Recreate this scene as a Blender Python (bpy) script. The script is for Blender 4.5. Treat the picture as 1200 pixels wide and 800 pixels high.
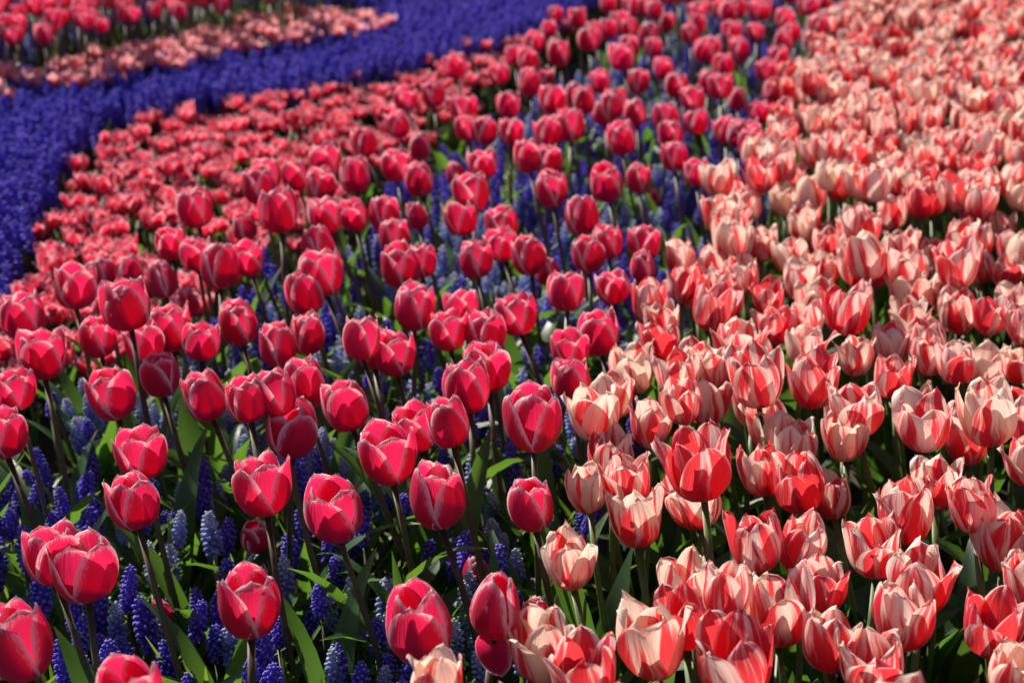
import bpy, math, random
import numpy as np
from mathutils import Vector, Matrix, Euler

random.seed(7)
rng = np.random.default_rng(7)
for o in list(bpy.data.objects):
    bpy.data.objects.remove(o)
scene = bpy.context.scene
col = scene.collection
PI = math.pi
R = math.radians

# ---------------------------------------------------------------- camera
CAM_H, PITCH, FPX = 0.935, R(20.9), 1700.0
cam_d = bpy.data.cameras.new('camera')
cam_d.sensor_width = 36.0
cam_d.lens = 36.0 * FPX / 1200.0
cam_d.clip_start, cam_d.clip_end = 0.05, 500.0
cam_d.dof.use_dof = True
cam_d.dof.focus_distance = 1.27
cam_d.dof.aperture_fstop = 7.0
cam = bpy.data.objects.new('camera', cam_d)
col.objects.link(cam)
cam.location = (0, 0, CAM_H)
cam.rotation_euler = (PI / 2 - PITCH, 0, 0)
scene.camera = cam

# ---------------------------------------------------------------- sky, sun, exposure
SUN_AZ, SUN_EL = R(42), R(40)          # back left of the view
world = bpy.data.worlds.new('World')
scene.world = world
world.use_nodes = True
wn = world.node_tree
sky = wn.nodes.new('ShaderNodeTexSky')
sky.sky_type = 'NISHITA'
sky.sun_disc = False
sky.sun_elevation = SUN_EL
sky.sun_rotation = -SUN_AZ
bgn = wn.nodes['Background']
bgn.inputs['Strength'].default_value = 0.050
wn.links.new(sky.outputs[0], bgn.inputs['Color'])
sd = bpy.data.lights.new('sun', 'SUN')
sd.energy = 5.0
sd.angle = R(0.53)
sd.color = (1.0, 0.93, 0.84)
sun = bpy.data.objects.new('sun', sd)
col.objects.link(sun)
to_sun = Vector((-math.sin(SUN_AZ) * math.cos(SUN_EL), math.cos(SUN_AZ) * math.cos(SUN_EL), math.sin(SUN_EL)))
sun.rotation_euler = to_sun.to_track_quat('Z', 'Y').to_euler()
sun.location = to_sun * 20
vs = scene.view_settings
vs.view_transform = 'Standard'
vs.look = 'None'
vs.exposure = 0.80
vs.gamma = 1.0
vs.use_curve_mapping = False
cy = scene.cycles
cy.max_bounces, cy.diffuse_bounces, cy.glossy_bounces, cy.transmission_bounces = 5, 4, 2, 4
cy.caustics_reflective = cy.caustics_refractive = False

# ---------------------------------------------------------------- helpers
SP, CP = math.sin(PITCH), math.cos(PITCH)

def at(px, py, z):
    """a point seen at a picture position, at height z above the soil"""
    dx, dy = (px - 600) / FPX, (400 - py) / FPX
    d = Vector((dx, CP + dy * SP, -SP + dy * CP))
    t = (z - CAM_H) / d.z
    return Vector((0, 0, CAM_H)) + d * t, t

def to_px(p):
    v = np.asarray(p, float) - np.array([0, 0, CAM_H])
    dep = v[..., 1] * CP - v[..., 2] * SP
    up = v[..., 1] * SP + v[..., 2] * CP
    return 600 + FPX * v[..., 0] / dep, 400 - FPX * up / dep

def plan(poly, z):
    return np.array([at(x, y, z)[0][:2] for x, y in poly])

def inside(P, poly):
    x, y = P[:, 0], P[:, 1]
    r = np.zeros(len(P), bool)
    n = len(poly)
    for i in range(n):
        x0, y0 = poly[i]
        x1, y1 = poly[(i + 1) % n]
        if y0 == y1:
            continue
        c = ((y0 > y) != (y1 > y)) & (x < (x1 - x0) * (y - y0) / (y1 - y0) + x0)
        r ^= c
    return r

def seg_dist(P, line):
    best = np.full(len(P), 1e9)
    for a, b in zip(line[:-1], line[1:]):
        ab = b - a
        t = np.clip(((P - a) @ ab) / (ab @ ab), 0, 1)
        best = np.minimum(best, np.linalg.norm(P - (a + t[:, None] * ab), axis=1))
    return best

def scatter(poly, spacing, tries=1.0, avoid=None, adist=None, jitter=0.42):
    """jittered hexagonal planting, irregular like bulbs set by hand"""
    lo, hi = poly.min(0), poly.max(0)
    xs = np.arange(lo[0], hi[0], spacing)
    ys = np.arange(lo[1], hi[1], spacing * 0.87)
    X, Y = np.meshgrid(xs, ys)
    X = X + (np.arange(len(ys)) % 2)[:, None] * spacing / 2
    P = np.stack([X.ravel(), Y.ravel()], 1)
    P += rng.uniform(-jitter, jitter, P.shape) * spacing
    P = P[inside(P, poly)]
    if tries < 1:
        P = P[rng.random(len(P)) < tries]
    if avoid is not None and len(avoid) and len(P):
        keep = np.ones(len(P), bool)
        for a in avoid:
            keep &= ((P - a) ** 2).sum(1) > adist * adist
        P = P[keep]
    return P

class Geo:
    """vertices, polygons, uv, rim distance, random value and material slot per face"""
    def __init__(s):
        s.v, s.uv, s.rim, s.rnd, s.lp, s.sz, s.mi = [], [], [], [], [], [], []
        s.n = 0
    def add(s, v, faces_flat, sizes, uv=None, rim=None, rnd=0.0, mat=0):
        v = np.asarray(v, np.float32)
        k = len(v)
        s.v.append(v)
        s.uv.append(np.zeros((k, 2), np.float32) if uv is None else np.asarray(uv, np.float32))
        s.rim.append(np.full(k, 0.02, np.float32) if rim is None else np.asarray(rim, np.float32))
        s.rnd.append(np.full(k, rnd, np.float32) if np.isscalar(rnd) else np.asarray(rnd, np.float32))
        s.lp.append(np.asarray(faces_flat, np.int32) + s.n)
        s.sz.append(np.asarray(sizes, np.int32))
        s.mi.append(np.full(len(sizes), mat, np.int32) if np.isscalar(mat) else np.asarray(mat, np.int32))
        s.n += k
    def pack(s):
        return dict(v=np.concatenate(s.v), uv=np.concatenate(s.uv), rim=np.concatenate(s.rim), rnd=np.concatenate(s.rnd),
                    lp=np.concatenate(s.lp), sz=np.concatenate(s.sz), mi=np.concatenate(s.mi))
    def put(s, pk, M=None, rnd=0.0, mat=None):
        v = pk['v']
        if M is not None:
            M = np.array(M)
            v = v @ M[:3, :3].T + M[:3, 3]
        s.add(v, pk['lp'], pk['sz'], pk['uv'], pk['rim'], (pk['rnd'] + rnd) % 1.0, pk['mi'] if mat is None else mat)
    def mesh(s, name, mats, smooth=True):
        p = s.pack()
        me = bpy.data.meshes.new(name)
        me.vertices.add(len(p['v']))
        me.vertices.foreach_set('co', p['v'].ravel())
        me.loops.add(len(p['lp']))
        me.loops.foreach_set('vertex_index', p['lp'])
        st = np.zeros(len(p['sz']), np.int32)
        st[1:] = np.cumsum(p['sz'])[:-1]
        me.polygons.add(len(st))
        me.polygons.foreach_set('loop_start', st)
        me.polygons.foreach_set('material_index', p['mi'])
        if smooth:
            me.polygons.foreach_set('use_smooth', np.ones(len(st), bool))
        uvl = me.uv_layers.new(name='UVMap')
        uvl.data.foreach_set('uv', p['uv'][p['lp']].ravel())
        a = me.attributes.new('rim', 'FLOAT', 'POINT'); a.data.foreach_set('value', p['rim'])
        a = me.attributes.new('rnd', 'FLOAT', 'POINT'); a.data.foreach_set('value', p['rnd'])
        for m in mats:
            me.materials.append(m)
        me.update(calc_edges=True)
        me.validate()
        return me

def grid_faces(nu, nv):
    i, j = np.meshgrid(np.arange(nu - 1), np.arange(nv - 1))
    a = (j * nu + i).ravel()
    f = np.stack([a, a + 1, a + 1 + nu, a + nu], 1)
    return f.ravel(), np.full(len(f), 4)

def obj(name, me, parent=None, M=None):
    o = bpy.data.objects.new(name, me)
    col.objects.link(o)
    if parent is not None:
        o.parent = parent
    if M is not None:
        o.matrix_basis = M
    return o

def tag(o, label, cat, group=None):
    o['label'] = label
    o['category'] = cat
    if group:
        o['group'] = group
    return o

def empty(name, loc):
    o = bpy.data.objects.new(name, None)
    o.empty_display_size = 0.02
    col.objects.link(o)
    o.location = loc
    return o

# ---------------------------------------------------------------- materials
class NT:
    def __init__(s, name):
        s.m = bpy.data.materials.new(name)
        s.m.use_nodes = True
        s.t = s.m.node_tree
        s.t.nodes.clear()
        s.out = s.n('ShaderNodeOutputMaterial')
    def n(s, k, **kw):
        nd = s.t.nodes.new(k)
        for a, b in kw.items():
            setattr(nd, a, b)
        return nd
    def l(s, a, b):
        s.t.links.new(a, b)
    def math(s, op, a, b=None, c=None):
        nd = s.n('ShaderNodeMath', operation=op)
        for i, x in enumerate((a, b, c)):
            if x is None: continue
            if isinstance(x, (int, float)): nd.inputs[i].default_value = x
            else: s.l(x, nd.inputs[i])
        return nd.outputs[0]
    def step(s, x, lo, hi, a=0.0, b=1.0):
        nd = s.n('ShaderNodeMapRange', interpolation_type='SMOOTHSTEP')
        s.l(x, nd.inputs[0])
        for i, v in zip((1, 2, 3, 4), (lo, hi, a, b)):
            if isinstance(v, (int, float)): nd.inputs[i].default_value = v
            else: s.l(v, nd.inputs[i])
        return nd.outputs[0]
    def mix(s, f, a, b, mode='MIX'):
        nd = s.n('ShaderNodeMix', data_type='RGBA', blend_type=mode)
        for i, x in ((0, f), (6, a), (7, b)):
            if isinstance(x, (int, float)): nd.inputs[i].default_value = x
            elif isinstance(x, tuple): nd.inputs[i].default_value = (*x, 1)
            else: s.l(x, nd.inputs[i])
        return nd.outputs[2]
    def comb(s, x, y, z):
        nd = s.n('ShaderNodeCombineXYZ')
        for i, v in enumerate((x, y, z)):
            if isinstance(v, (int, float)): nd.inputs[i].default_value = v
            else: s.l(v, nd.inputs[i])
        return nd.outputs[0]
    def noise(s, vec, scale, detail=2.0, rough=0.5):
        nd = s.n('ShaderNodeTexNoise')
        s.l(vec, nd.inputs['Vector'])
        nd.inputs['Scale'].default_value = scale
        nd.inputs['Detail'].default_value = detail
        nd.inputs['Roughness'].default_value = rough
        return nd.outputs[0]
    def attr(s, name):
        return s.n('ShaderNodeAttribute', attribute_name=name).outputs['Fac']
    def rand(s):
        return s.math('FRACT', s.math('ADD', s.n('ShaderNodeObjectInfo').outputs['Random'], s.attr('rnd')))
    def uv(s):
        sp = s.n('ShaderNodeSeparateXYZ')
        s.l(s.n('ShaderNodeUVMap', uv_map='UVMap').outputs[0], sp.inputs[0])
        return sp.outputs[0], sp.outputs[1]
    def bump(s, h, strength, dist):
        nd = s.n('ShaderNodeBump')
        nd.inputs['Strength'].default_value = strength
        nd.inputs['Distance'].default_value = dist
        s.l(h, nd.inputs['Height'])
        return nd.outputs[0]
    def leafy(s, colr, trans, tfac, rough=0.45, spec=0.35, normal=None, sheen=0.0):
        p = s.n('ShaderNodeBsdfPrincipled')
        p.inputs['Roughness'].default_value = rough
        p.inputs['Specular IOR Level'].default_value = spec
        p.inputs['Sheen Weight'].default_value = sheen
        s.l(colr, p.inputs['Base Color'])
        t = s.n('ShaderNodeBsdfTranslucent')
        s.l(trans, t.inputs[0])
        if normal is not None:
            s.l(normal, p.inputs['Normal'])
            s.l(normal, t.inputs['Normal'])
        mx = s.n('ShaderNodeMixShader')
        mx.inputs[0].default_value = tfac
        s.l(p.outputs[0], mx.inputs[1]); s.l(t.outputs[0], mx.inputs[2])
        s.l(mx.outputs[0], s.out.inputs[0])
        return s.m

def petal_red(name, deep, mid, rimc, rim_w=0.0030, tglow=(0.95, 0.035, 0.06)):
    """crimson petal with a feathered white margin"""
    s = NT(name)
    u, v = s.uv()
    rnd = s.rand()
    seed = s.math('MULTIPLY', rnd, 57.0)
    vein = s.noise(s.comb(s.math('MULTIPLY', u, 34.0), s.math('MULTIPLY', v, 1.6), seed), 1.0, 1.5)
    patch = s.noise(s.comb(s.math('MULTIPLY', u, 2.2), s.math('MULTIPLY', v, 1.4), seed), 1.0, 1.0)
    feather = s.noise(s.comb(s.math('MULTIPLY', u, 40.0), s.math('MULTIPLY', v, 14.0), seed), 1.0, 0.0)
    rim = s.attr('rim')
    c = s.mix(s.step(s.math('ADD', s.math('MULTIPLY', patch, 0.6), s.math('MULTIPLY', rnd, 0.4)), 0.25, 0.72), deep, mid)
    c = s.mix(s.math('MULTIPLY', s.step(vein, 0.42, 0.75), 0.45), c, (0.66, 0.018, 0.085))
    pinkwide = s.math('MULTIPLY', s.step(s.math('ADD', rim, s.math('MULTIPLY', vein, 0.010)), 0.018, 0.005), s.step(v, 0.35, 0.98, 0.03, 0.8))  # pink feathering off the margin, plus the upper petal's sheen painted into the colour
    c = s.mix(pinkwide, c, (0.86, 0.22, 0.36))
    w = s.math('MULTIPLY', s.math('ADD', s.math('MULTIPLY', feather, 1.5), 0.25), s.step(v, 0.05, 0.95, rim_w * 0.22, rim_w * 1.3))
    white = s.step(rim, w, s.math('MULTIPLY', w, 0.05))
    cc = s.mix(white, c, rimc)
    tr = s.mix(white, s.mix(0.8, c, tglow), (0.95, 0.55, 0.58))
    hb = s.math('ADD', vein, s.math('MULTIPLY', patch, 1.2))
    return s.leafy(cc, tr, 0.46, 0.44, 0.32, s.bump(hb, 0.7, 0.0014), 0.07)

def petal_striped(name, bias, cream, pink, red):
    """cream petal with red flames running up from its base"""
    s = NT(name)
    u, v = s.uv()
    rnd = s.rand()
    seed = s.math('MULTIPLY', rnd, 91.0)
    warp = s.math('MULTIPLY', s.math('SUBTRACT', s.noise(s.comb(u, s.math('MULTIPLY', v, 3.0), seed), 1.0, 1.0), 0.5), 0.22)
    uu = s.math('ADD', u, warp)
    fl = s.noise(s.comb(s.math('MULTIPLY', uu, 4.3), s.math('MULTIPLY', v, 0.8), seed), 1.0, 2.0, 0.55)
    fine = s.noise(s.comb(s.math('MULTIPLY', uu, 30.0), s.math('MULTIPLY', v, 2.2), seed), 1.0, 1.5)
    edge = s.math('ABSOLUTE', s.math('SUBTRACT', u, 0.5))          # 0 mid .. .5 edge
    val = s.math('ADD', fl, s.math('MULTIPLY', s.math('SUBTRACT', fine, 0.5), 0.22))
    val = s.math('SUBTRACT', val, s.math('MULTIPLY', s.math('POWER', v, 2.2), 0.13))
    val = s.math('ADD', val, s.math('MULTIPLY', s.math('SUBTRACT', rnd, 0.5), 0.09))
    val = s.math('ADD', val, bias)
    val = s.math('SUBTRACT', val, s.math('MULTIPLY', s.math('POWER', edge, 2.0), 0.42))
    redm = s.step(val, 0.405, 0.52)
    pinkm = s.step(val, 0.31, 0.48, 0.0, 0.85)
    yel = s.step(s.noise(s.comb(u, v, seed), 1.5, 1.0), 0.48, 0.78, 0.0, 0.45)
    c = s.mix(yel, cream, (0.86, 0.72, 0.48))
    c = s.mix(pinkm, c, pink)
    c = s.mix(redm, c, red)
    c = s.mix(s.math('MULTIPLY', s.step(fine, 0.5, 0.8), 0.18), c, pink)
    base = s.step(v, 0.16, 0.02, 0.0, 0.5)
    c = s.mix(base, c, (0.72, 0.62, 0.36))
    tr = s.mix(s.math('MULTIPLY', redm, 0.85), s.mix(0.42, c, (1.0, 0.57, 0.45)), (0.98, 0.030, 0.050))
    hb = s.math('ADD', fine, s.math('MULTIPLY', fl, 1.0))
    return s.leafy(c, tr, 0.46, 0.42, 0.38, s.bump(hb, 0.5, 0.0014), 0.1)

def leaf_mat(name, a, b, tr):
    s = NT(name)
    u, v = s.uv()
    rnd = s.rand()
    seed = s.math('MULTIPLY', rnd, 33.0)
    vein = s.noise(s.comb(s.math('MULTIPLY', u, 30.0), s.math('MULTIPLY', v, 1.5), seed), 1.0, 1.0)
    patch = s.noise(s.comb(s.math('MULTIPLY', u, 2.0), s.math('MULTIPLY', v, 4.0), seed), 1.0, 1.0)
    c = s.mix(s.step(s.math('ADD', s.math('MULTIPLY', patch, 0.6), s.math('MULTIPLY', rnd, 0.4)), 0.3, 0.7), a, b)
    c = s.mix(s.math('MULTIPLY', s.step(vein, 0.45, 0.7), 0.3), c, b)
    tip = s.math('MULTIPLY', s.step(v, 0.93, 1.0), s.step(rnd, 0.55, 0.75))
    c = s.mix(tip, c, (0.30, 0.22, 0.09))
    return s.leafy(c, s.mix(0.85, c, tr), 0.42, 0.36, 0.5, s.bump(vein, 0.35, 0.0012))

def plain_mat(name, a, b, tr, tfac, rough, spec, scale=40.0, grad=None):
    s = NT(name)
    u, v = s.uv()
    rnd = s.rand()
    tc = s.n('ShaderNodeTexCoord').outputs['Object']
    nz = s.noise(tc, scale, 1.0)
    f = s.math('ADD', s.math('MULTIPLY', nz, 0.6), s.math('MULTIPLY', rnd, 0.4))
    c = s.mix(s.step(f, 0.3, 0.7), a, b)
    if grad is not None:
        c = s.mix(s.math('MULTIPLY', s.step(v, grad[1], grad[2]), grad[3]), c, grad[0])
    if 'bells' in name:
        c = s.mix(s.step(u, 0.86, 1.0, 0.0, 0.28), c, (0.70, 0.70, 0.82))
    return s.leafy(c, s.mix(0.7, c, tr), tfac, rough, spec)

M_red = petal_red('crimson_petal', (0.45, 0.002, 0.046), (0.61, 0.012, 0.115), (0.93, 0.80, 0.85), 0.0070, (1.0, 0.028, 0.125))
M_low = petal_red('low_tulip_petal', (0.42, 0.004, 0.040), (0.58, 0.028, 0.10), (0.92, 0.74, 0.76), 0.0046, (0.95, 0.04, 0.09))
M_pinkfar = petal_red('pink_petal', (0.72, 0.12, 0.15), (0.84, 0.25, 0.26), (0.90, 0.72, 0.68), 0.006, (1.0, 0.32, 0.30))
M_str = petal_striped('flamed_petal', 0.030, (0.91, 0.84, 0.74), (0.81, 0.22, 0.27), (0.62, 0.010, 0.042))
M_strR = petal_striped('flamed_petal_mostly_red', 0.105, (0.91, 0.83, 0.75), (0.78, 0.14, 0.21), (0.58, 0.008, 0.046))
M_strC = petal_striped('flamed_petal_mostly_cream', 0.0, (0.91, 0.84, 0.69), (0.83, 0.34, 0.34), (0.62, 0.015, 0.044))
M_leaf = leaf_mat('tulip_leaf', (0.034, 0.078, 0.034), (0.060, 0.125, 0.038), (0.14, 0.30, 0.020))
M_leafS = leaf_mat('striped_tulip_leaf', (0.028, 0.066, 0.030), (0.050, 0.105, 0.034), (0.12, 0.26, 0.02))
M_grass = leaf_mat('grape_hyacinth_leaf', (0.05, 0.11, 0.025), (0.10, 0.19, 0.035), (0.24, 0.38, 0.03))
M_stemR = plain_mat('dark_tulip_stem', (0.070, 0.045, 0.030), (0.10, 0.085, 0.035), (0.2, 0.2, 0.05), 0.08, 0.45, 0.35, 60, ((0.075, 0.14, 0.04), 0.75, 0.2, 0.6))
M_stemS = plain_mat('green_tulip_stem', (0.075, 0.11, 0.030), (0.13, 0.17, 0.05), (0.3, 0.4, 0.06), 0.12, 0.45, 0.35, 60)
M_mus = plain_mat('violet_bells', (0.075, 0.048, 0.42), (0.18, 0.13, 0.68), (0.28, 0.19, 0.9), 0.25, 0.6, 0.12, 260, ((0.26, 0.24, 0.66), 0.86, 1.0, 0.35))
M_musP = plain_mat('pale_blue_bells', (0.17, 0.22, 0.58), (0.36, 0.43, 0.72), (0.4, 0.48, 0.9), 0.25, 0.6, 0.12, 260, ((0.62, 0.66, 0.72), 0.45, 1.0, 0.8))
M_mstem = plain_mat('grape_hyacinth_stem', (0.06, 0.09, 0.03), (0.11, 0.14, 0.05), (0.2, 0.3, 0.05), 0.1, 0.5, 0.3)

def soil():
    s = NT('soil')
    tc = s.n('ShaderNodeTexCoord').outputs['Object']
    a = s.noise(tc, 6.0, 5.0, 0.6); b = s.noise(tc, 70.0, 4.0, 0.7)
    c = s.mix(s.step(a, 0.35, 0.65), (0.018, 0.013, 0.009), (0.045, 0.034, 0.022))
    c = s.mix(s.math('MULTIPLY', s.step(b, 0.5, 0.8), 0.5), c, (0.07, 0.055, 0.035))
    p = s.n('ShaderNodeBsdfPrincipled')
    p.inputs['Roughness'].default_value = 0.95
    s.l(c, p.inputs['Base Color'])
    s.l(s.bump(s.math('ADD', a, s.math('MULTIPLY', b, 0.4)), 0.8, 0.02), p.inputs['Normal'])
    s.l(p.outputs[0], s.out.inputs[0])
    return s.m
M_soil = soil()

# ---------------------------------------------------------------- ground
def ground():
    n1 = np.concatenate([-np.geomspace(2.2, 220, 12)[::-1], np.linspace(-2, 2, 60), np.geomspace(2.2, 220, 12)])
    n2 = np.concatenate([-np.geomspace(0.2, 200, 10)[::-1], np.linspace(0, 8, 110), np.geomspace(8.3, 220, 12)])
    X, Y = np.meshgrid(n1, n2)
    Z = 0.012 * np.sin(X * 23 + 2 * np.sin(Y * 9)) * np.sin(Y * 19 + 1.7 * np.sin(X * 11)) + rng.uniform(-.006, .006, X.shape)
    Z = np.minimum(Z, 0.012) - 0.006
    g = Geo()
    f, z = grid_faces(len(n1), len(n2))
    g.add(np.stack([X.ravel(), Y.ravel(), Z.ravel()], 1), f, z)
    o = obj('ground', g.mesh('ground', [M_soil]))
    o['kind'] = 'structure'
    o['label'] = 'dark bare soil of the flower beds'
ground()

# ---------------------------------------------------------------- shapes
def petal_pack(phi, Rm, H, p1, p2, top, W, flat, inner=1.0, imb=0.05, curl=0.0, wave=0.0, tipbend=0.0, lift=0.0, nu=9, nv=10,
               crease=0.025, point=0.3, seed=0, lean=0.0):
    rs = np.random.default_rng(seed)
    e = np.linspace(-1, 1, nu)
    u1 = np.sign(e) * np.abs(e) ** 0.72
    s1 = 1 - (1 - np.linspace(0, 1, nv)) ** 1.45
    U, S = np.meshgrid(u1, s1)
    P = [(0.10 * Rm, 0.0), (p1[0] * Rm, p1[1] * H), (p2[0] * Rm, p2[1] * H), (top * Rm, H)]
    b0, b1, b2, b3 = (1 - S) ** 3, 3 * S * (1 - S) ** 2, 3 * S * S * (1 - S), S ** 3
    r = b0 * P[0][0] + b1 * P[1][0] + b2 * P[2][0] + b3 * P[3][0]
    z = b0 * P[0][1] + b1 * P[1][1] + b2 * P[2][1] + b3 * P[3][1]
    r = r * inner
    mid = 0.50
    hi = np.clip((S - mid) / (1 - mid), 0, 1)
    sh = np.where(S < mid, 0.24 + 0.76 * np.sin(PI / 2 * np.clip(S / mid, 0, 1)) ** 0.9, np.sqrt(np.clip(1 - hi ** (2.7 - 1.5 * point), 0, 1)))
    w = W * Rm * sh
    rho = np.maximum(r * flat, 0.35 * Rm)
    a = np.clip(U * w / rho, -1.5, 1.5)
    rad = (r - rho) + rho * np.cos(a)
    tan = rho * np.sin(a)
    env = np.sin(PI * np.clip(S, 0, 1)) * 0.6 + 0.4 * S
    rad += imb * Rm * U * env
    rad += curl * Rm * np.abs(U) ** 3 * S ** 1.5
    ph = rs.uniform(0, 6.28, 4)
    rad += wave * Rm * (np.sin(3.1 * U + ph[0] + 3 * S) * 0.6 + np.sin(6.5 * S * np.sign(U) + ph[1]) * np.abs(U) ** 2) * S ** 1.3
    z += wave * 0.6 * H * np.sin(4.2 * U + ph[2]) * S ** 4 * 0.5
    rad += tipbend * Rm * np.clip((S - 0.72) / 0.28, 0, 1) ** 2
    rad -= crease * Rm * np.exp(-(U / 0.16) ** 2) * S * (1 - S ** 4)
    tan += lean * Rm * S ** 2
    z = z + 0.018 * H * np.exp(-(U / 0.3) ** 2) * S ** 8 + lift * H * S - 0.10 * H * np.abs(U) ** 2.2 * S ** 3 * 0.5
    x = rad * math.cos(phi) - tan * math.sin(phi)
    y = rad * math.sin(phi) + tan * math.cos(phi)
    L = 1.35 * H
    rim = np.minimum((1 - np.abs(U)) * w, (1 - S) * L * 0.9 + 0.2 * (1 - np.abs(U)) * w)
    rim = np.where(S < 0.10, 0.02, rim)
    f, sz = grid_faces(nu, nv)
    g = Geo()
    g.add(np.stack([x.ravel(), y.ravel(), z.ravel()], 1), f, sz, np.stack([U.ravel() * 0.5 + 0.5, S.ravel()], 1), rim.ravel())
    return g.pack()

def red_bloom(k, nu=11, nv=13, closed=None):
    rs = np.random.default_rng(100 + k)
    out = []
    top = rs.uniform(0.58, 0.95) if closed is None else closed
    lop = rs.uniform(0, 6.28); la = rs.uniform(0.0, 0.16)
    Rm, H = 0.0258, 0.0575 * rs.uniform(0.95, 1.06)
    for i in range(6):
        inn = i % 2
        phi = i * PI / 3 + rs.uniform(-0.10, 0.10)
        out.append(petal_pack(phi, Rm, H * (1.03 if inn else 1.0) * rs.uniform(0.93, 1.04), (0.98, -0.05), (1.30, 0.50),
                              (top * (0.82 if inn else 1.0)) * rs.uniform(0.85, 1.15) * (1 + la * math.cos(phi - lop)), rs.uniform(0.98, 1.14), 1.08 if inn else 1.03,
                              0.90 if inn else 1.0, rs.uniform(0.03, 0.07), rs.uniform(-0.02, 0.07), rs.uniform(0.01, 0.05),
                              rs.uniform(-0.12, 0.10) if rs.random() < 0.7 else rs.uniform(0.1, 0.28), 0, nu, nv,
                              rs.uniform(0.01, 0.05), rs.uniform(0.15, 0.5), 1000 + k * 10 + i, rs.uniform(-.06, .06)))
    return out

def striped_bloom(k, nu=11, nv=13):
    rs = np.random.default_rng(300 + k)
    out = []
    openn = rs.uniform(0.74, 1.06)
    Rm, H = 0.0262, 0.0595 * rs.uniform(0.93, 1.06)
    for i in range(6):
        inn = i % 2
        phi = i * PI / 3 + rs.uniform(-0.16, 0.16)
        out.append(petal_pack(phi, Rm, H * rs.uniform(0.88, 1.06), (0.92, -0.04), (1.14, 0.52),
                              openn * (0.78 if inn else 1.0) * rs.uniform(0.82, 1.18), rs.uniform(0.88, 1.06), 1.10 if inn else 1.04,
                              0.88 if inn else 1.0, rs.uniform(0.02, 0.07), rs.uniform(-0.08, 0.14), rs.uniform(0.06, 0.16),
                              rs.uniform(-0.18, 0.34), 0, nu, nv, rs.uniform(0.0, 0.06), rs.uniform(0.25, 0.75), 3000 + k * 10 + i, rs.uniform(-.1, .1)))
    return out

def low_bloom(k, nu=5, nv=6):
    """short double tulip: two whorls of small pointed petals"""
    rs = np.random.default_rng(500 + k)
    g = Geo()
    for i in range(10):
        inn = i >= 6
        phi = (i * PI / 3 + 0.3 * (i // 3)) if not inn else (i - 6) * PI / 2 + 0.4
        phi += rs.uniform(-0.2, 0.2)
        pk = petal_pack(phi, 0.0235, 0.042 * rs.uniform(0.85, 1.08), (0.95, -0.03), (1.18, 0.5), rs.uniform(0.75, 1.25) * (0.55 if inn else 1.0),
                        rs.uniform(0.66, 0.8), 1.1, 0.72 if inn else (0.9 if i % 2 else 1.0), 0.05, rs.uniform(-.05, .12), 0.07, rs.uniform(-.1, .3), 0,
                        nu, nv, 0.02, 0.4, 5000 + k * 20 + i)
        g.put(pk, None, rs.random())
    return g.pack()

def tube(pts, rads, n=6):
    pts = np.asarray(pts, float)
    V = []; UV = []
    for i, (p, r) in enumerate(zip(pts, rads)):
        for j in range(n):
            a = 2 * PI * j / n
            V.append((p[0] + r * math.cos(a), p[1] + r * math.sin(a), p[2]))
            UV.append((j / n, i / (len(pts) - 1)))
    F = []
    for i in range(len(pts) - 1):
        for j in range(n):
            F += [i * n + j, i * n + (j + 1) % n, (i + 1) * n + (j + 1) % n, (i + 1) * n + j]
    sz = [4] * ((len(pts) - 1) * n)
    F += list(range((len(pts) - 1) * n, len(pts) * n)); sz.append(n)
    g = Geo(); g.add(V, F, sz, UV)
    return g.pack()

def stem_pack(k, r0=0.0036, r1=0.0030, seg=6, n=7):
    """unit-high stem with a slight bow"""
    rs = np.random.default_rng(700 + k)
    t = np.linspace(0, 1, seg)
    a, b = rs.uniform(-0.012, 0.012, 2)
    pts = np.stack([a * np.sin(PI * t), b * np.sin(PI * t), t], 1)
    return tube(pts, r0 + (r1 - r0) * t, n)

def leaf_pack(k, L=0.235, W=0.0165, nu=5, nv=9, up=1.0):
    """tulip leaf: lance shaped, channelled, arching over at the tip"""
    rs = np.random.default_rng(800 + k)
    s = np.linspace(0, 1, nv)
    a0, a1 = R(rs.uniform(80, 88)), R(rs.uniform(5, 62))
    if rs.random() < 0.3: a1 = R(rs.uniform(-25, 10))
    ang = a0 + (a1 - a0) * s ** 1.6
    ds = L * rs.uniform(0.8, 1.15) / (nv - 1)
    x = np.concatenate([[0.004], 0.004 + np.cumsum(np.cos(ang[:-1]) * ds)])
    z = np.concatenate([[0.0], np.cumsum(np.sin(ang[:-1]) * ds)])
    w = W * rs.uniform(0.75, 1.2) * (np.sin(PI * np.clip(s * 0.93 + 0.07, 0, 1) ** 0.8) ** 0.75 + 0.02)
    U = np.linspace(-1, 1, nu)
    fold = rs.uniform(0.25, 0.75); tw = rs.uniform(-0.9, 0.9); wv = rs.uniform(0, 0.25); ph = rs.uniform(0, 6)
    V = []; UV = []; RM = []
    for i in range(nv):
        T = np.array([math.cos(ang[i]), 0, math.sin(ang[i])]); N = np.array([-math.sin(ang[i]), 0, math.cos(ang[i])]); B = np.array([0, 1, 0])
        rot = tw * s[i] ** 2
        Bn = B * math.cos(rot) + N * math.sin(rot); Nn = N * math.cos(rot) - B * math.sin(rot)
        fd = fold * (1 - 0.55 * s[i])
        for u in U:
            p = np.array([x[i], 0, z[i]]) + Bn * (u * w[i] * math.cos(fd)) + Nn * (abs(u) ** 1.3 * w[i] * math.sin(fd) + wv * w[i] * math.sin(9 * s[i] + ph + 2 * np.sign(u)) * abs(u))
            V.append(p); UV.append((u * .5 + .5, s[i])); RM.append((1 - abs(u)) * w[i])
    f, sz = grid_faces(nu, nv)
    g = Geo(); g.add(V, f, sz, UV, RM)
    return g.pack()

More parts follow.
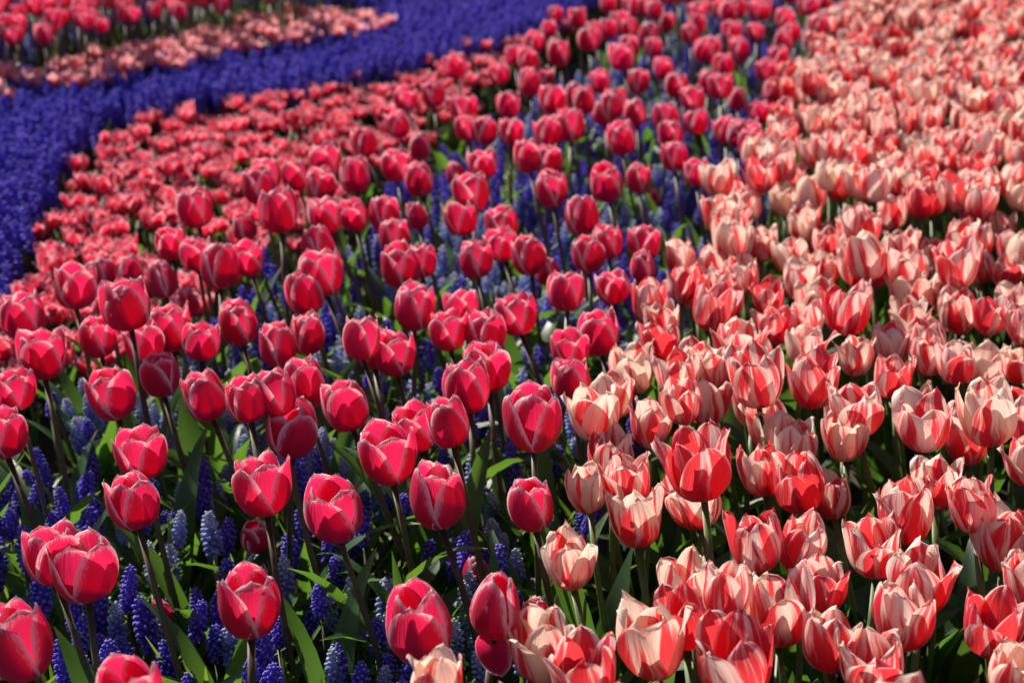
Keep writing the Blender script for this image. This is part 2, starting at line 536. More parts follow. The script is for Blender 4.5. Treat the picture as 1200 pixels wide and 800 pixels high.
def blade_pack(k, L=0.17, W=0.0032, nv=7):
    """narrow channelled grape hyacinth leaf"""
    rs = np.random.default_rng(900 + k)
    s = np.linspace(0, 1, nv)
    a0, a1 = R(rs.uniform(70, 88)), R(rs.uniform(-30, 70))
    ang = a0 + (a1 - a0) * s ** 1.3
    ds = L * rs.uniform(0.75, 1.15) / (nv - 1)
    x = np.concatenate([[0.003], 0.003 + np.cumsum(np.cos(ang[:-1]) * ds)])
    z = np.concatenate([[0.0], np.cumsum(np.sin(ang[:-1]) * ds)])
    w = W * (0.55 + 0.6 * np.sin(PI * s ** 0.8)) * np.where(s > 0.85, 0.55, 1.0)
    w[-1] = 0.0004
    V = []; UV = []
    bend = rs.uniform(-0.15, 0.15) * L
    for i in range(nv):
        N = np.array([-math.sin(ang[i]), 0, math.cos(ang[i])])
        for u in (-1, 0, 1):
            V.append(np.array([x[i], bend * s[i] ** 2 + u * w[i], z[i]]) + N * abs(u) * w[i] * 0.6); UV.append((u * .5 + .5, s[i]))
    f, sz = grid_faces(3, nv)
    g = Geo(); g.add(V, f, sz, UV)
    return g.pack()

def bell(c, d, r, L, full=True):
    """one tiny urn-shaped bell hanging along direction d"""
    d = d / np.linalg.norm(d)
    a = np.cross(d, [0.3, 0.9, 0.1]); a /= np.linalg.norm(a); b = np.cross(d, a)
    if full:
        n = 5; ring = [(0.0, 0.45), (0.4, 1.0), (0.8, 0.85), (1.0, 0.5)]
    else:
        n = 4; ring = [(0.45, 1.0)]
    V = []
    if full:
        for h, q in ring:
            for j in range(n):
                t = 2 * PI * j / n
                V.append(c + d * (h - 0.3) * L + (a * math.cos(t) + b * math.sin(t)) * r * q)
        F = []; sz = []
        for i in range(len(ring) - 1):
            for j in range(n):
                F += [i * n + j, i * n + (j + 1) % n, (i + 1) * n + (j + 1) % n, (i + 1) * n + j]; sz.append(4)
        F += list(range((len(ring) - 1) * n, len(ring) * n)); sz.append(n)
        return V, F, sz
    V = [c - d * 0.35 * L, c + d * 0.65 * L]
    for j in range(n):
        t = 2 * PI * j / n
        V.append(c + d * 0.15 * L + (a * math.cos(t) + b * math.sin(t)) * r)
    F = []; sz = []
    for j in range(n):
        F += [0, 2 + j, 2 + (j + 1) % n, 1, 2 + (j + 1) % n, 2 + j]; sz += [3, 3]
    return V, F, sz

def spike_pack(k, nb=64, full=True, H=0.046, Rm=0.0090, br=0.0031, pale=False):
    rs = np.random.default_rng(1100 + k)
    g = Geo()
    H = H * rs.uniform(0.8, 1.2)
    for i in range(nb):
        t = (i + 0.5) / nb
        h = H * (t ** 0.92)
        prof = (math.sin(PI * min(1, t * 0.80 + 0.14)) ** 0.75) * (1.0 if t < .95 else .7)
        rad = Rm * prof * rs.uniform(0.85, 1.1)
        a = i * 2.399963 + rs.uniform(-.2, .2)
        out = np.array([math.cos(a), math.sin(a), 0])
        c = out * rad * 0.75 + np.array([0, 0, h])
        down = -0.75 + 1.9 * t
        q = (1.0 - 0.45 * t) * rs.uniform(0.85, 1.15)
        V, F, sz = bell(c, out + np.array([0, 0, down]), br * q, br * 2.3 * q, full)
        uvb = np.tile([0.0, t], (len(V), 1))
        if full: uvb[:, 0] = np.repeat([0.0, 0.4, 0.8, 1.0], 5)
        g.add(V, F, sz, uvb, None, rs.random())
    core = tube([(0, 0, -0.004), (0, 0, H * .5), (0, 0, H * 0.96)], [0.0022, Rm * 0.5, 0.0015], 5)
    g.put(core)
    return g.pack(), H

# ---------------------------------------------------------------- the beds in plan
EDGE = [(430, 900), (500, 790), (600, 735), (628, 660), (655, 570), (665, 480), (715, 420), (740, 350), (785, 300), (805, 250), (845, 200), (890, 175),
        (912, 130), (925, 80), (960, 40), (1000, 0), (1060, -60)]
BACK = [(-150, 400), (0, 352), (60, 320), (190, 285), (228, 225), (330, 185), (420, 150), (475, 105), (580, 55), (690, 5), (790, -60)]
ZT = 0.375
edge_line = plan(EDGE, ZT)
back_line = plan(BACK, ZT)
P_red = plan(EDGE + BACK[::-1] + [(-150, 900)], ZT)
P_str = plan(EDGE + [(1420, -60), (1420, 900)], 0.355)
P_low = plan([(-60, 520), (0, 460), (110, 430), (230, 350), (330, 285), (420, 215), (500, 155), (590, 75), (690, 10), (640, 25), (570, 58), (500, 75), (430, 92),
              (350, 116), (200, 130), (115, 152), (78, 205), (62, 255), (28, 320), (-10, 385)], 0.17)
P_band = plan([(-160, 470), (-40, 390), (0, 330), (35, 255), (75, 190), (108, 138), (200, 122), (350, 105), (450, 82), (560, 55), (640, 28), (690, 2), (770, -55),
               (300, -40), (340, 0), (430, 6), (468, 17), (400, 34), (300, 48), (200, 66), (100, 85), (0, 96), (-160, 120)], 0.20)
P_pink = plan([(-120, 110), (0, 97), (100, 86), (200, 66), (300, 48), (400, 32), (466, 18), (430, 8), (330, 8), (236, 32), (145, 51), (84, 63), (17, 86), (-120, 109)], 0.25)
P_mix = plan([(-160, 110), (17, 80), (84, 56), (145, 44), (236, 26), (330, 3), (420, -30), (100, -55), (-200, -40)], 0.18)
P_far = plan([(-160, 58), (0, 26), (120, 24), (190, 8), (250, -2), (345, -15), (430, -62), (-200, -58)], 0.375)

# tulips read off the photograph: centre of the bloom, its width (height follows)
RED = """22 752 85;98 662 80;62 648 68;155 585 65;165 529 62;307 567 70;391 596 74;292 705 78;152 806 66;512 580 73;622 590 60;492 731 86;
462 277 40;493 305 38;469 311 50;557 302 44;587 285 40;619 298 45;689 297 42;712 283 38;754 284 40;753 312 40;717 335 40;664 341 44;486 359 52;541 360 42;605 366 50;
525 386 46;569 388 50;701 388 53;668 409 45;669 442 50;424 396 38;437 407 46;462 413 52;570 430 56;547 453 58;405 474 58;487 499 56;525 495 46;455 530 70;625 490 72;
26 369 54;49 413 58;17 454 50;3 505 58;88 334 52;120 318 38;147 354 62;153 316 38;189 326 50;114 393 48;167 400 48;199 383 54;236 398 44;187 438 50;130 460 60;240 464 54;
257 311 50;290 302 40;230 297 38;279 378 50;357 343 48;377 320 52;372 289 44;325 404 48;359 391 46;289 466 42;354 450 58;322 460 42;341 503 64;199 285 36;
228 242 46;303 217 42;326 247 48;312 203 38;346 204 36;375 215 40;380 187 38;381 252 42;285 264 40;415 205 40;415 252 36;427 166 32;466 146 30;492 170 36;464 192 38;491 210 38;
475 115 30;507 110 30;543 127 34;546 150 28;567 152 34;599 154 30;596 122 30;565 191 36;553 226 44;450 250 40;488 252 36;540 255 40;588 263 40;643 155 36;668 147 36;642 186 36;
648 117 34;674 110 32;704 94 28;748 95 28;707 130 30;722 116 26;745 131 30;728 161 38;711 214 42;748 208 33;780 138 32;786 157 32;790 182 34;778 80 26;793 100 28;729 66 32;682 252 44;
866 58 28;833 56 28;830 95 28;865 115 30;890 131 28;865 156 32;850 152 30;898 82 26;912 66 24;875 157 34;905 108 28;848 75 26;812 115 30;815 142 30;620 72 30;655 62 30;690 45 28;635 92 30;760 40 26"""
LOWRED = """298 626 39 0.20;187 717 33 0.16;226 565 28 0.15;557 666 34 0.20;627 718 40 0.25;215 353 38 0.27;642 317 32 0.30;767 230 18 0.2;534 203 26 0.28"""
STR = """512 802 62;687 573 58;746 608 72;668 658 70;632 757 88;683 795 95;765 752 92;718 534 64;820 547 88;936 567 74;940 640 72;887 637 54;1025 643 76;1060 600 80;1097 565 64;1139 592 54;
1203 540 56;1175 632 82;1207 680 74;1163 735 76;1195 792 84;1078 682 86;1059 722 84;973 751 74;1022 774 92;862 778 98;912 716 86;962 690 66;853 692 60;805 685 74;800 727 74;
836 361 60;870 322 49;940 329 49;925 300 44;892 285 46;972 286 42;1016 300 58;1057 290 46;1123 312 58;1145 282 48;1188 292 46;1180 318 42;1064 318 56;1065 348 55;992 363 62;
900 350 44;945 376 44;907 382 46;864 402 64;944 404 54;1066 376 54;1123 366 54;1160 370 40;1187 354 46;1200 382 42;1003 417 48;1043 403 54;1088 417 50;1120 425 40;1155 430 58;1196 427 48;
1047 443 54;887 443 74;952 446 70;835 430 46;812 425 44;828 468 64;900 498 60;1004 478 72;990 512 60;1083 495 76;1158 486 78;762 352 56;775 378 46;797 300 46;800 335 44;743 433 58;
772 402 54;795 440 48;696 482 74;762 498 54;800 472 50;846 250 50;840 208 46;860 262 46;1240 480 70;1250 590 75;1245 400 60;1260 700 80"""

def read(txt):
    return [tuple(float(a) for a in q.split()) for q in txt.replace('\n', '').split(';') if q.strip()]

def solve(px, py, w, z0, width=0.0565, dz=0.035):
    """height of a bloom so that its size agrees with its place, within the spread of the bed"""
    want = FPX * width / w
    best = None
    for z in np.linspace(z0 - dz, z0 + dz, 15):
        p, t = at(px, py, z)
        e = abs(t / want - 1) + abs(z - z0) * 1.2
        if best is None or e < best[0]: best = (e, p, t)
    _, p, t = best
    return p, min(max(w * t / (FPX * width), 0.78), 1.15)

# ---------------------------------------------------------------- plant builders
NV_RED, NV_STR, NV_LOW, NLEAF, NBL, NST = 18, 18, 8, 14, 10, 6
def pack_mesh(name, pk, mats):
    g = Geo(); g.put(pk); return g.mesh(name, mats)

red_petals = [[pack_mesh('petal', p, [M_red]) for p in red_bloom(k)] for k in range(NV_RED)]
red_petals_tight = [[pack_mesh('petal', p, [M_red]) for p in red_bloom(50 + k, closed=0.36)] for k in range(3)]
str_packs = [striped_bloom(k) for k in range(NV_STR)]
str_petals = {m.name: [[pack_mesh('petal', p, [m]) for p in pk] for pk in str_packs] for m in (M_str, M_strR, M_strC)}
stemR = [pack_mesh('stem', stem_pack(k), [M_stemR]) for k in range(NST)]
stemS = [pack_mesh('stem', stem_pack(k), [M_stemS]) for k in range(NST)]
leafR = [pack_mesh('leaf', leaf_pack(k), [M_leaf]) for k in range(NLEAF)]
leafS = [pack_mesh('leaf', leaf_pack(40 + k, L=0.245, W=0.019), [M_leafS]) for k in range(NLEAF)]

def bloom_matrix(top, tilt, tdir, spin, sc, zsc=1.0):
    ax = Vector((-math.sin(tdir), math.cos(tdir), 0))
    return Matrix.Translation(top) @ Matrix.Rotation(tilt, 4, ax) @ Matrix.Rotation(spin, 4, 'Z') @ Matrix.Diagonal((sc, sc, sc * zsc, 1))

def stem_matrix(top, thick=1.0):
    q = Vector(top).to_track_quat('Z', 'X').to_matrix().to_4x4()
    return q @ Matrix.Diagonal((thick, thick, Vector(top).length, 1))

def tulip(name, P, sc, petals, stems, leaves, nleaf, label, group, bloom_h=0.058, tilt=None, leafscale=1.0, zsc=1.0, lean=None):
    """P: middle of the bloom in the bed"""
    rs = random
    if lean is None:
        lean = (rs.gauss(-0.050, 0.026), rs.gauss(0.012, 0.024))
    if tilt is None:
        tilt = min(0.4, math.hypot(*lean) * 1.6 + abs(rs.gauss(0, R(4))))
    tdir = math.atan2(lean[1], lean[0]) + rs.gauss(0, 0.4)
    zc = bloom_h * 0.5 * sc * zsc
    topw = Vector((P[0] - math.cos(tdir) * math.sin(tilt) * zc, P[1] - math.sin(tdir) * math.sin(tilt) * zc, P[2] - zc * math.cos(tilt)))
    base = Vector((topw.x - lean[0], topw.y - lean[1], 0.0))
    e = empty(name, base)
    tag(e, label, 'tulip', group)
    top = topw - base
    obj('stem', rs.choice(stems), e, stem_matrix(top, rs.uniform(0.9, 1.1)))
    M = bloom_matrix(top - Vector((0, 0, 0.001)), tilt, tdir, rs.uniform(0, 6.283), sc, zsc)
    for me in petals:
        obj('petal', me, e, M)
    a = rs.uniform(0, 6.28)
    for i in range(nleaf):
        a += 6.283 / max(nleaf, 1) + rs.uniform(-0.6, 0.6)
        k = leafscale * rs.uniform(0.75, 1.15)
        obj('leaf', rs.choice(leaves), e, Matrix.Translation((0, 0, 0.002 + 0.02 * i)) @ Matrix.Rotation(a, 4, 'Z') @ Matrix.Diagonal((k, k, k, 1)))
    return e

# joined plants for what lies past the counted ones
lp_red = [red_bloom(k, 5, 6) for k in range(6)]
lp_str = [striped_bloom(k, 5, 6) for k in range(8)]
lp_stem = [stem_pack(k, seg=3, n=4) for k in range(3)]
lp_leaf = [leaf_pack(60 + k, nu=3, nv=6) for k in range(8)]
lp_blade = [blade_pack(60 + k, nv=5) for k in range(8)]

def tulip_into(g, P, sc, petals, nleaf=2, leafk=1.0, bloom_h=0.058, pm=0):
    tilt, td = abs(random.gauss(0, R(6))), random.uniform(0, 6.28)
    top = Vector((random.gauss(0, .02), random.gauss(0, .02), P[2] - bloom_h * .5 * sc))
    B = Matrix.Translation((P[0] - top.x, P[1] - top.y, 0))
    g.put(random.choice(lp_stem), B @ stem_matrix(top), random.random(), 1)
    M = B @ bloom_matrix(top, tilt, td, random.uniform(0, 6.28), sc)
    for pk in petals:
        g.put(pk, M, random.random(), pm)
    for i in range(nleaf):
        k = leafk * random.uniform(.75, 1.15)
        g.put(random.choice(lp_leaf), B @ Matrix.Rotation(random.uniform(0, 6.28), 4, 'Z') @ Matrix.Diagonal((k, k, k, 1)), random.random(), 2)

def crowd(P, near, far):
    out = []
    for q in P:
        d = np.sqrt(((P - q) ** 2).sum(1)); d[d < 1e-9] = 9
        m = d.min()
        out.append('close against a neighbour' if m < near else ('standing apart' if m > far else ''))
    return out

def openness(k, base, lo, hi):
    t = np.random.default_rng(base + k).uniform(lo, hi)
    f = (t - lo) / (hi - lo)
    return 'narrow-topped' if f < 0.33 else ('wide-cupped' if f > 0.7 else 'cup-shaped')

def posture(lean):
    m = math.hypot(*lean)
    return 'leaning' if m > 0.075 else ('upright' if m < 0.035 else '')

def words(*a):
    return ' '.join(x for x in a if x)

def in_view(P, m=25):
    x, y = to_px(P)
    return (x > -m) & (x < 1200 + m) & (y > -m) & (y < 800 + m)

# ---------------------------------------------------------------- red tulips
red_xyz = []
for px, py, w in read(RED):
    p, sc = solve(px, py, w, ZT)
    red_xyz.append((p, sc))
hand = np.array([[p.x, p.y] for p, _ in red_xyz])
fill = scatter(P_red, 0.106, 0.88, hand, 0.085)
fx, fy = to_px(np.column_stack([fill, np.full(len(fill), ZT)]))
fill = fill[(fy < 215) | (fx < -30) | (fy > 830)]
for q in fill:
    red_xyz.append((Vector((q[0], q[1], ZT + random.gauss(0, 0.016))), random.gauss(0.88, 0.07)))
red_xyz.sort(key=lambda a: a[0].y)
allp = np.array([[p.x, p.y] for p, _ in red_xyz])
d_edge, d_back = seg_dist(allp, edge_line), seg_dist(allp, back_line)
near_red = crowd(allp, 0.055, 0.082)
stuff = Geo(); nred = 0; n_stuff = 0
for i, (p, sc) in enumerate(red_xyz):
    if nred < 285 and in_view(np.array(p), 40):
        k = random.randrange(NV_RED)
        ln = (random.gauss(-0.050, 0.026), random.gauss(0.012, 0.024))
        if d_edge[i] < 0.085:
            loc, grp = 'bordering the striped bed', 'crimson tulips bordering the striped bed'
        elif d_back[i] < 0.12:
            loc, grp = 'in front of the low tulips', 'crimson tulips bordering the low tulips'
        else:
            loc, grp = 'amid grape hyacinths', 'crimson tulips among the grape hyacinths'
        lab = words(posture(ln), openness(k, 100, 0.58, 0.95), 'white-edged crimson tulip', near_red[i], loc)
        pet = red_petals[k]
        if random.random() < 0.07:
            pet = random.choice(red_petals_tight); sc *= 0.86
            lab = words(posture(ln), 'slim tight-budded white-edged crimson tulip', near_red[i], loc)
        tulip('red_tulip', p, sc, pet, stemR, leafR, 4 if p.y < 1.9 else 3, lab, grp, lean=ln)
        nred += 1
    else:
        tulip_into(stuff, p, sc, random.choice(lp_red)); n_stuff += 1
if n_stuff:
    o = obj('red_tulips_beyond', stuff.mesh('red_tulips_beyond', [M_red, M_stemR, M_leaf])); o['kind'] = 'stuff'
    tag(o, 'mass of crimson tulips continuing past the counted ones', 'tulips')

LOWLAB = ['small low crimson tulip under two tall white-edged tulips', 'stunted pinkish tulip head half hidden behind violet grape hyacinths',
          'tiny dark red tulip low between green leaves and grape hyacinths', 'small dark crimson tulip low beside a broad folded leaf',
          'low closed pink-red tulip beside the broken tulip and the striped bed', 'short red tulip squatting below the tall ones near the low tulips',
          'small plain red tulip low behind a tall crimson one', 'tiny red tulip bud low in the blue grape hyacinths', 'short red tulip beneath a cluster of tall ones']
for (px, py, w, z), lab in zip(read(LOWRED), LOWLAB):
    p, t = at(px, py, z)
    tulip('small_red_tulip', p, w * t / (FPX * 0.053), random.choice(red_petals_tight), stemR, leafR, 2, lab, None, leafscale=0.8, zsc=0.92)

# the broken one: narrow, one petal torn loose and hanging
p, t = at(582, 708, 0.35)
e = tulip('broken_red_tulip', p, 0.80, red_petals_tight[1][:5], stemR, leafR, 3, 'broken crimson tulip with one petal hanging down its stem beside the striped bed', None, zsc=1.1, tilt=R(4), lean=(0.005, 0.0))
tp = [c for c in e.children if c.name.startswith('stem')][0].matrix_basis @ Vector((0, 0, 1))
dp = obj('hanging_petal', red_petals[2][0], e, Matrix.Translation(tp + Vector((-0.004, -0.006, 0.006))) @ Matrix.Rotation(R(-70), 4, 'Z') @ Matrix.Rotation(R(118), 4, 'Y') @ Matrix.Diagonal((0.62, 0.62, 0.62, 1)))
dp['label'] = 'torn petal hanging down'

# ---------------------------------------------------------------- striped tulips
str_xyz = []
for px, py, w in read(STR):
    p, sc = solve(px, py, w, 0.352, 0.0625, 0.028)
    str_xyz.append((p, sc, True))
hand = np.array([[p.x, p.y] for p, _, _ in str_xyz])
fill = scatter(P_str, 0.062, 0.96, hand, 0.052)
fx, fy = to_px(np.column_stack([fill, np.full(len(fill), 0.355)]))
fill = fill[(fy < 285) | (fx > 1240) | (fy > 840)]
for q in fill:
    str_xyz.append((Vector((q[0], q[1], 0.355 + random.gauss(0, 0.020))), random.gauss(0.90, 0.07), False))
# shorter ones standing deeper in the bed between those in front
fill2 = scatter(P_str, 0.070, 0.75, hand, 0.040)
fx, fy = to_px(np.column_stack([fill2, np.full(len(fill2), 0.30)]))
fill2 = fill2[(fy > 300) & (fy < 640) & (fx < 1230)]
for q in fill2:
    str_xyz.append((Vector((q[0], q[1], 0.312 + random.gauss(0, 0.012))), random.gauss(0.90, 0.06), False))
str_xyz.sort(key=lambda a: a[0].y)
allp = np.array([[p.x, p.y] for p, _, _ in str_xyz])
d_edge = seg_dist(allp, edge_line)
near_str = crowd(allp, 0.042, 0.06)
stuff = Geo(); ns = 0
LOOK = {M_str.name: 'cream and red flamed tulip', M_strR.name: 'mostly red cream-streaked tulip', M_strC.name: 'mostly cream red-flamed tulip'}
for i, (p, sc, h) in enumerate(str_xyz):
    r = random.random()
    m = M_str if r < 0.58 else (M_strR if r < 0.72 else M_strC)
    if any((p - at(x, y, p.z)[0]).length < 0.02 for x, y in ((887, 637), (820, 547), (762, 352), (862, 778), (836, 361))): m = M_strR
    if ns < 300 and in_view(np.array(p), 40):
        k = random.randrange(NV_STR)
        ln = (random.gauss(-0.045, 0.026), random.gauss(0.012, 0.024))
        if p.z < 0.318 and not h:
            loc, grp = 'below taller striped ones', 'short striped tulips'
        elif d_edge[i] < 0.10:
            loc, grp = 'bordering the crimson tulips', 'striped tulips bordering the crimson bed'
        else:
            loc, grp = 'inside the striped bed', 'striped tulips in the dense bed'
        op = openness(k, 300, 0.74, 1.06)
        lab = words(posture(ln), op, LOOK[m.name], '' if near_str[i] != 'standing apart' else near_str[i], loc)
        tulip('striped_tulip', p, sc * random.uniform(.96, 1.04), str_petals[m.name][k], stemS, leafS, 2, lab, grp, 0.056, lean=ln)
        ns += 1
    else:
        tulip_into(stuff, p, sc, random.choice(lp_str), 1, bloom_h=0.056, pm={M_str.name: 0, M_strR.name: 3, M_strC.name: 4}[m.name])
o = obj('striped_tulips_beyond', stuff.mesh('striped_tulips_beyond', [M_str, M_stemS, M_leafS, M_strR, M_strC])); o['kind'] = 'stuff'
tag(o, 'far mass of pale striped tulips filling the back of the striped bed', 'tulips')

# ---------------------------------------------------------------- low double tulips
def low_mesh(k, mats):
    g = Geo(); g.put(low_bloom(k)); return g.mesh('bloom', mats)
low_blooms = [low_mesh(k, [M_low]) for k in range(NV_LOW)]
low_packs = [low_bloom(k, 4, 4) for k in range(6)]
P = scatter(P_low, 0.050, 0.82)
Pz = np.column_stack([P, np.full(len(P), 0.175)])
order = np.argsort(P[:, 1])
cnt = 0; stuff = Geo(); rest = 0
d_band = seg_dist(P, P_band[2:13])
# those that show: not buried under the tall tulips' side of the bed
d_front = seg_dist(P, P_low[:9])
for i in order:
    q = P[i]
    z = 0.165 + random.gauss(0, 0.022)
    sc = random.gauss(0.82, 0.10)
    if cnt < 300 and in_view(Pz[i], 10) and d_front[i] > 0.10:
        e = empty('low_tulip', (q[0], q[1], 0))
        size = 'small-headed' if sc < 0.75 else ('large-headed' if sc > 0.90 else '')
        if d_band[i] < 0.12:
            tag(e, words(size) + (' ' if size else '') + 'low pink-red tulip at the rim of its patch, beside the blue band', 'tulip', 'low tulips along the blue band')
        else:
            tag(e, words(size, 'low pink-red tulip with pale tips in the carpet behind the tall ones'), 'tulip', 'low tulips in the carpet')
        top = Vector((random.gauss(0, .008), random.gauss(0, .008), z - 0.018))
        obj('stem', random.choice(stemS), e, stem_matrix(top, 0.8))
        obj('bloom', random.choice(low_blooms), e, bloom_matrix(top, abs(random.gauss(0, R(10))), random.uniform(0, 6.28), random.uniform(0, 6.28), sc))
        for j in range(2):
            k = random.uniform(.45, .62)
            obj('leaf', random.choice(leafR), e, Matrix.Rotation(random.uniform(0, 6.28), 4, 'Z') @ Matrix.Diagonal((k, k, k, 1)))
        cnt += 1
    else:
        top = Vector((0, 0, z - 0.018)); B = Matrix.Translation((q[0], q[1], 0))
        stuff.put(random.choice(lp_stem), B @ stem_matrix(top, .8), random.random(), 1)
        stuff.put(random.choice(low_packs), B @ bloom_matrix(top, abs(random.gauss(0, R(10))), random.uniform(0, 6.28), random.uniform(0, 6.28), sc), random.random(), 0)
        k = random.uniform(.45, .62)
        stuff.put(random.choice(lp_leaf), B @ Matrix.Rotation(random.uniform(0, 6.28), 4, 'Z') @ Matrix.Diagonal((k, k, k, 1)), random.random(), 2)
        rest += 1
if rest:
    o = obj('low_tulips_beyond', stuff.mesh('low_tulips_beyond', [M_low, M_stemS, M_leaf])); o['kind'] = 'stuff'
    tag(o, 'rest of the low pink-red tulip carpet', 'tulips')

# ---------------------------------------------------------------- far pink strip and far red tulips
def far_tulips(P, z0, kind, sc0, mat, stem, leaf, lab, grp, packs, front=None, lab_front=None):
    protos = []
    for k in range(6):
        g = Geo()
        for pk in packs[k % len(packs)]:
            g.put(pk, None, random.random())
        protos.append(g.mesh('bloom', [mat]))
    g = Geo(); n = 0; c = 0
    for q in P[np.argsort(P[:, 1])]:
        z = z0 + random.gauss(0, 0.014); sc = sc0 * random.gauss(1, .07)
        top = Vector((random.gauss(0, .01), random.gauss(0, .01), z - 0.028))
        if in_view(np.array([q[0], q[1], z]), 10) and c < 300:
            e = empty(kind, (q[0], q[1], 0)); fr = front is not None and seg_dist(q[None], front)[0] < 0.07
            size = 'small-headed' if sc < sc0 * .94 else ('large-headed' if sc > sc0 * 1.06 else '')
            tag(e, words(size, lab_front if fr else lab), 'tulip', grp)
            obj('stem', random.choice(stem), e, stem_matrix(top))
            obj('bloom', random.choice(protos), e, bloom_matrix(top, abs(random.gauss(0, R(7))), random.uniform(0, 6.28), random.uniform(0, 6.28), sc))
            obj('leaf', random.choice(leaf), e, Matrix.Rotation(random.uniform(0, 6.28), 4, 'Z') @ Matrix.Diagonal((.85, .85, .85, 1)))
            c += 1
        else:
            B = Matrix.Translation((q[0], q[1], 0))
            g.put(random.choice(lp_stem), B @ stem_matrix(top), 0, 1)
            M = B @ bloom_matrix(top, abs(random.gauss(0, R(7))), random.uniform(0, 6.28), random.uniform(0, 6.28), sc)
            for pk in random.choice(packs):
                g.put(pk, M, random.random(), 0)
            n += 1
    if n:
        o = obj(kind + 's_beyond', g.mesh(kind + 's_beyond', [mat, M_stemS])); o['kind'] = 'stuff'
        tag(o, 'rest of the bed of ' + kind.replace('_', ' ') + 's behind the blue band', 'tulips')

far_tulips(scatter(P_pink, 0.046, 0.95), 0.235, 'pale_pink_tulip', 0.98, M_pinkfar, stemS, leafS, 'pale salmon pink tulip in the strip just behind the blue grape hyacinth band', 'salmon tulips behind the band', [[k] for k in low_packs], P_pink[:7], 'salmon pink tulip touching the far side of the blue band')
far_tulips(scatter(P_far, 0.076, 0.92), 0.375, 'far_red_tulip', 0.86, M_red, stemR, leafR, 'red tulip in the farthest bed, behind the salmon pink strip', 'red tulips of the farthest bed', lp_red)

# ---------------------------------------------------------------- grape hyacinths
NSPK = 7
spk = [spike_pack(k) for k in range(NSPK)]
sp_dark = [(pack_mesh('flower_spike', a, [M_mus]), h) for a, h in spk]
sp_pale = [(pack_mesh('flower_spike', a, [M_musP]), h) for a, h in [spike_pack(30 + k, H=0.050, Rm=0.0082) for k in range(NSPK)]]
blades = [pack_mesh('leaf', blade_pack(k), [M_grass]) for k in range(NBL)]
mstem = [pack_mesh('stem', stem_pack(20 + k, 0.0020, 0.0017, 5, 5), [M_mstem]) for k in range(4)]
mid_spk = [spike_pack(60 + k, 34, False, br=0.0042)[0] for k in range(5)]
far_spk = [spike_pack(80 + k, 17, False, br=0.0058, Rm=0.0085)[0] for k in range(5)]

def muscari_into(g, q, zt, packs, pale, nbl, sc=1.0, blk=1.0):
    B = Matrix.Translation((q[0], q[1], 0))
    top = Vector((random.gauss(0, .012), random.gauss(0, .012), zt - 0.045))
    g.put(random.choice(lp_stem), B @ stem_matrix(top, 0.55), 0, 2)
    g.put(random.choice(packs), B @ Matrix.Translation(top) @ Matrix.Rotation(random.gauss(0, .12), 4, 'X') @ Matrix.Rotation(random.uniform(0, 6.28), 4, 'Z') @ Matrix.Diagonal((sc, sc, sc * random.uniform(.85, 1.2), 1)), random.random(), 1 if pale else 0)
    for j in range(nbl):
        k = random.uniform(.75, 1.2) * blk
        g.put(random.choice(lp_blade), B @ Matrix.Rotation(random.uniform(0, 6.28), 4, 'Z') @ Matrix.Diagonal((k, k * 1.2, k, 1)), random.random(), 3)

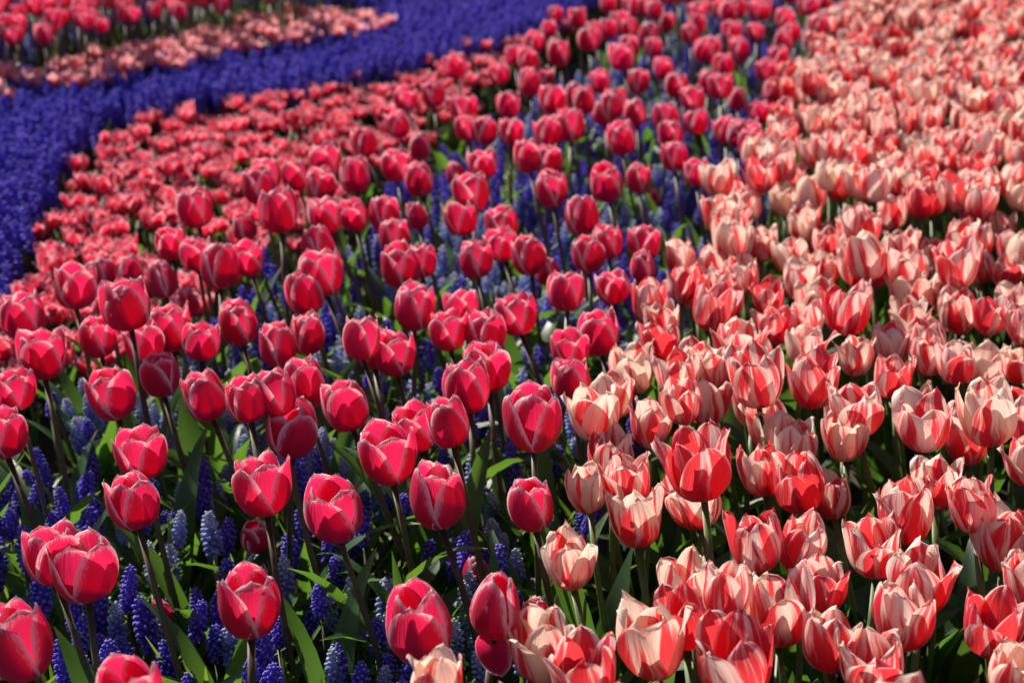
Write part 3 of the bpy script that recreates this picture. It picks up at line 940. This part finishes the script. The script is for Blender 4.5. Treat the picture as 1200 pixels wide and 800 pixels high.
# under the crimson tulips, in clumps of violet and of pale blue
P = scatter(P_red, 0.040, 0.86, jitter=0.8)
def clump(q, f, o):
    return math.sin(q[0] * f + o + 1.7 * math.sin(q[1] * f * .7)) * math.sin(q[1] * f * 1.1 + 2 * o + 1.3 * math.sin(q[0] * f * .8))
P = P[np.argsort(P[:, 1])]
ind = {False: 0, True: 0}
stuff = Geo()
for q in P:
    pale = (clump(q, 13, 0.6) + random.gauss(0, 0.30)) > 0.06
    zt = 0.205 + random.gauss(0, 0.018) - (0.01 if pale else 0)
    pt = np.array([q[0], q[1], zt])
    if ind[pale] < (165 if not pale else 135) and in_view(pt, 20):
        e = empty('grape_hyacinth', (q[0], q[1], 0))
        mt = abs(random.gauss(0, R(8)))
        size = words('tilted' if mt > R(10) else '', 'tall' if zt > 0.218 else ('low' if zt < 0.188 else ''))
        if pale:
            tag(e, words(size, 'pale blue grape hyacinth with whitish top among the crimson tulip stems'), 'grape hyacinth', 'pale blue grape hyacinths under the tulips')
        else:
            tag(e, words(size, 'deep violet-blue grape hyacinth spike among the crimson tulip stems'), 'grape hyacinth', 'violet grape hyacinths under the tulips')
        me, h = random.choice(sp_pale if pale else sp_dark)
        sc = random.gauss(0.90, 0.09)
        top = Vector((random.gauss(0, .014), random.gauss(0, .014), zt - h * sc))
        obj('stem', random.choice(mstem), e, stem_matrix(top))
        obj('flower_spike', me, e, bloom_matrix(top, mt, random.uniform(0, 6.28), random.uniform(0, 6.28), sc))
        for j in range(4):
            k = random.uniform(.75, 1.25)
            obj('leaf', random.choice(blades), e, Matrix.Rotation(random.uniform(0, 6.28), 4, 'Z') @ Matrix.Diagonal((k, k, k, 1)))
        ind[pale] += 1
    else:
        muscari_into(stuff, q, zt, mid_spk, pale, 2)
o = obj('grape_hyacinths_underplanting', stuff.mesh('grape_hyacinths_underplanting', [M_mus, M_musP, M_mstem, M_grass])); o['kind'] = 'stuff'
tag(o, 'grape hyacinths filling the ground between the farther crimson tulips', 'grape hyacinths')

# the solid blue band and the mixed ground behind the salmon strip
P = scatter(P_band, 0.0228, 0.97, jitter=0.5)
P = P[(np.abs(P[:, 0]) < 3.4)]
stuff = Geo()
for q in P:
    muscari_into(stuff, q, 0.215 + random.gauss(0, 0.014), far_spk, False, 1 if random.random() < 0.35 else 0, 1.02)
o = obj('grape_hyacinth_band', stuff.mesh('grape_hyacinth_band', [M_mus, M_musP, M_mstem, M_grass])); o['kind'] = 'stuff'
tag(o, 'solid band of violet-blue grape hyacinths curving behind the low tulips', 'grape hyacinths')
P = scatter(P_mix, 0.042, 0.9, jitter=0.5)
stuff = Geo()
for q in P:
    muscari_into(stuff, q, 0.235 + random.gauss(0, 0.025), far_spk, random.random() < 0.55, 2, 1.1, 1.1)
    if random.random() < 0.40:
        k = random.uniform(.7, 1.0)
        stuff.put(random.choice(lp_leaf), Matrix.Translation((q[0], q[1], 0)) @ Matrix.Rotation(random.uniform(0, 6.28), 4, 'Z') @ Matrix.Diagonal((k, k, k, 1)), random.random(), 3)
o = obj('mixed_grape_hyacinths', stuff.mesh('mixed_grape_hyacinths', [M_mus, M_musP, M_mstem, M_grass])); o['kind'] = 'stuff'
tag(o, 'loose pale and violet grape hyacinths with green leaves before the farthest red tulips', 'grape hyacinths')
print('counts red', nred, 'striped', ns, 'low', cnt, 'low rest', rest, 'muscari', ind, 'band', len(P), 'objects', len(bpy.data.objects))
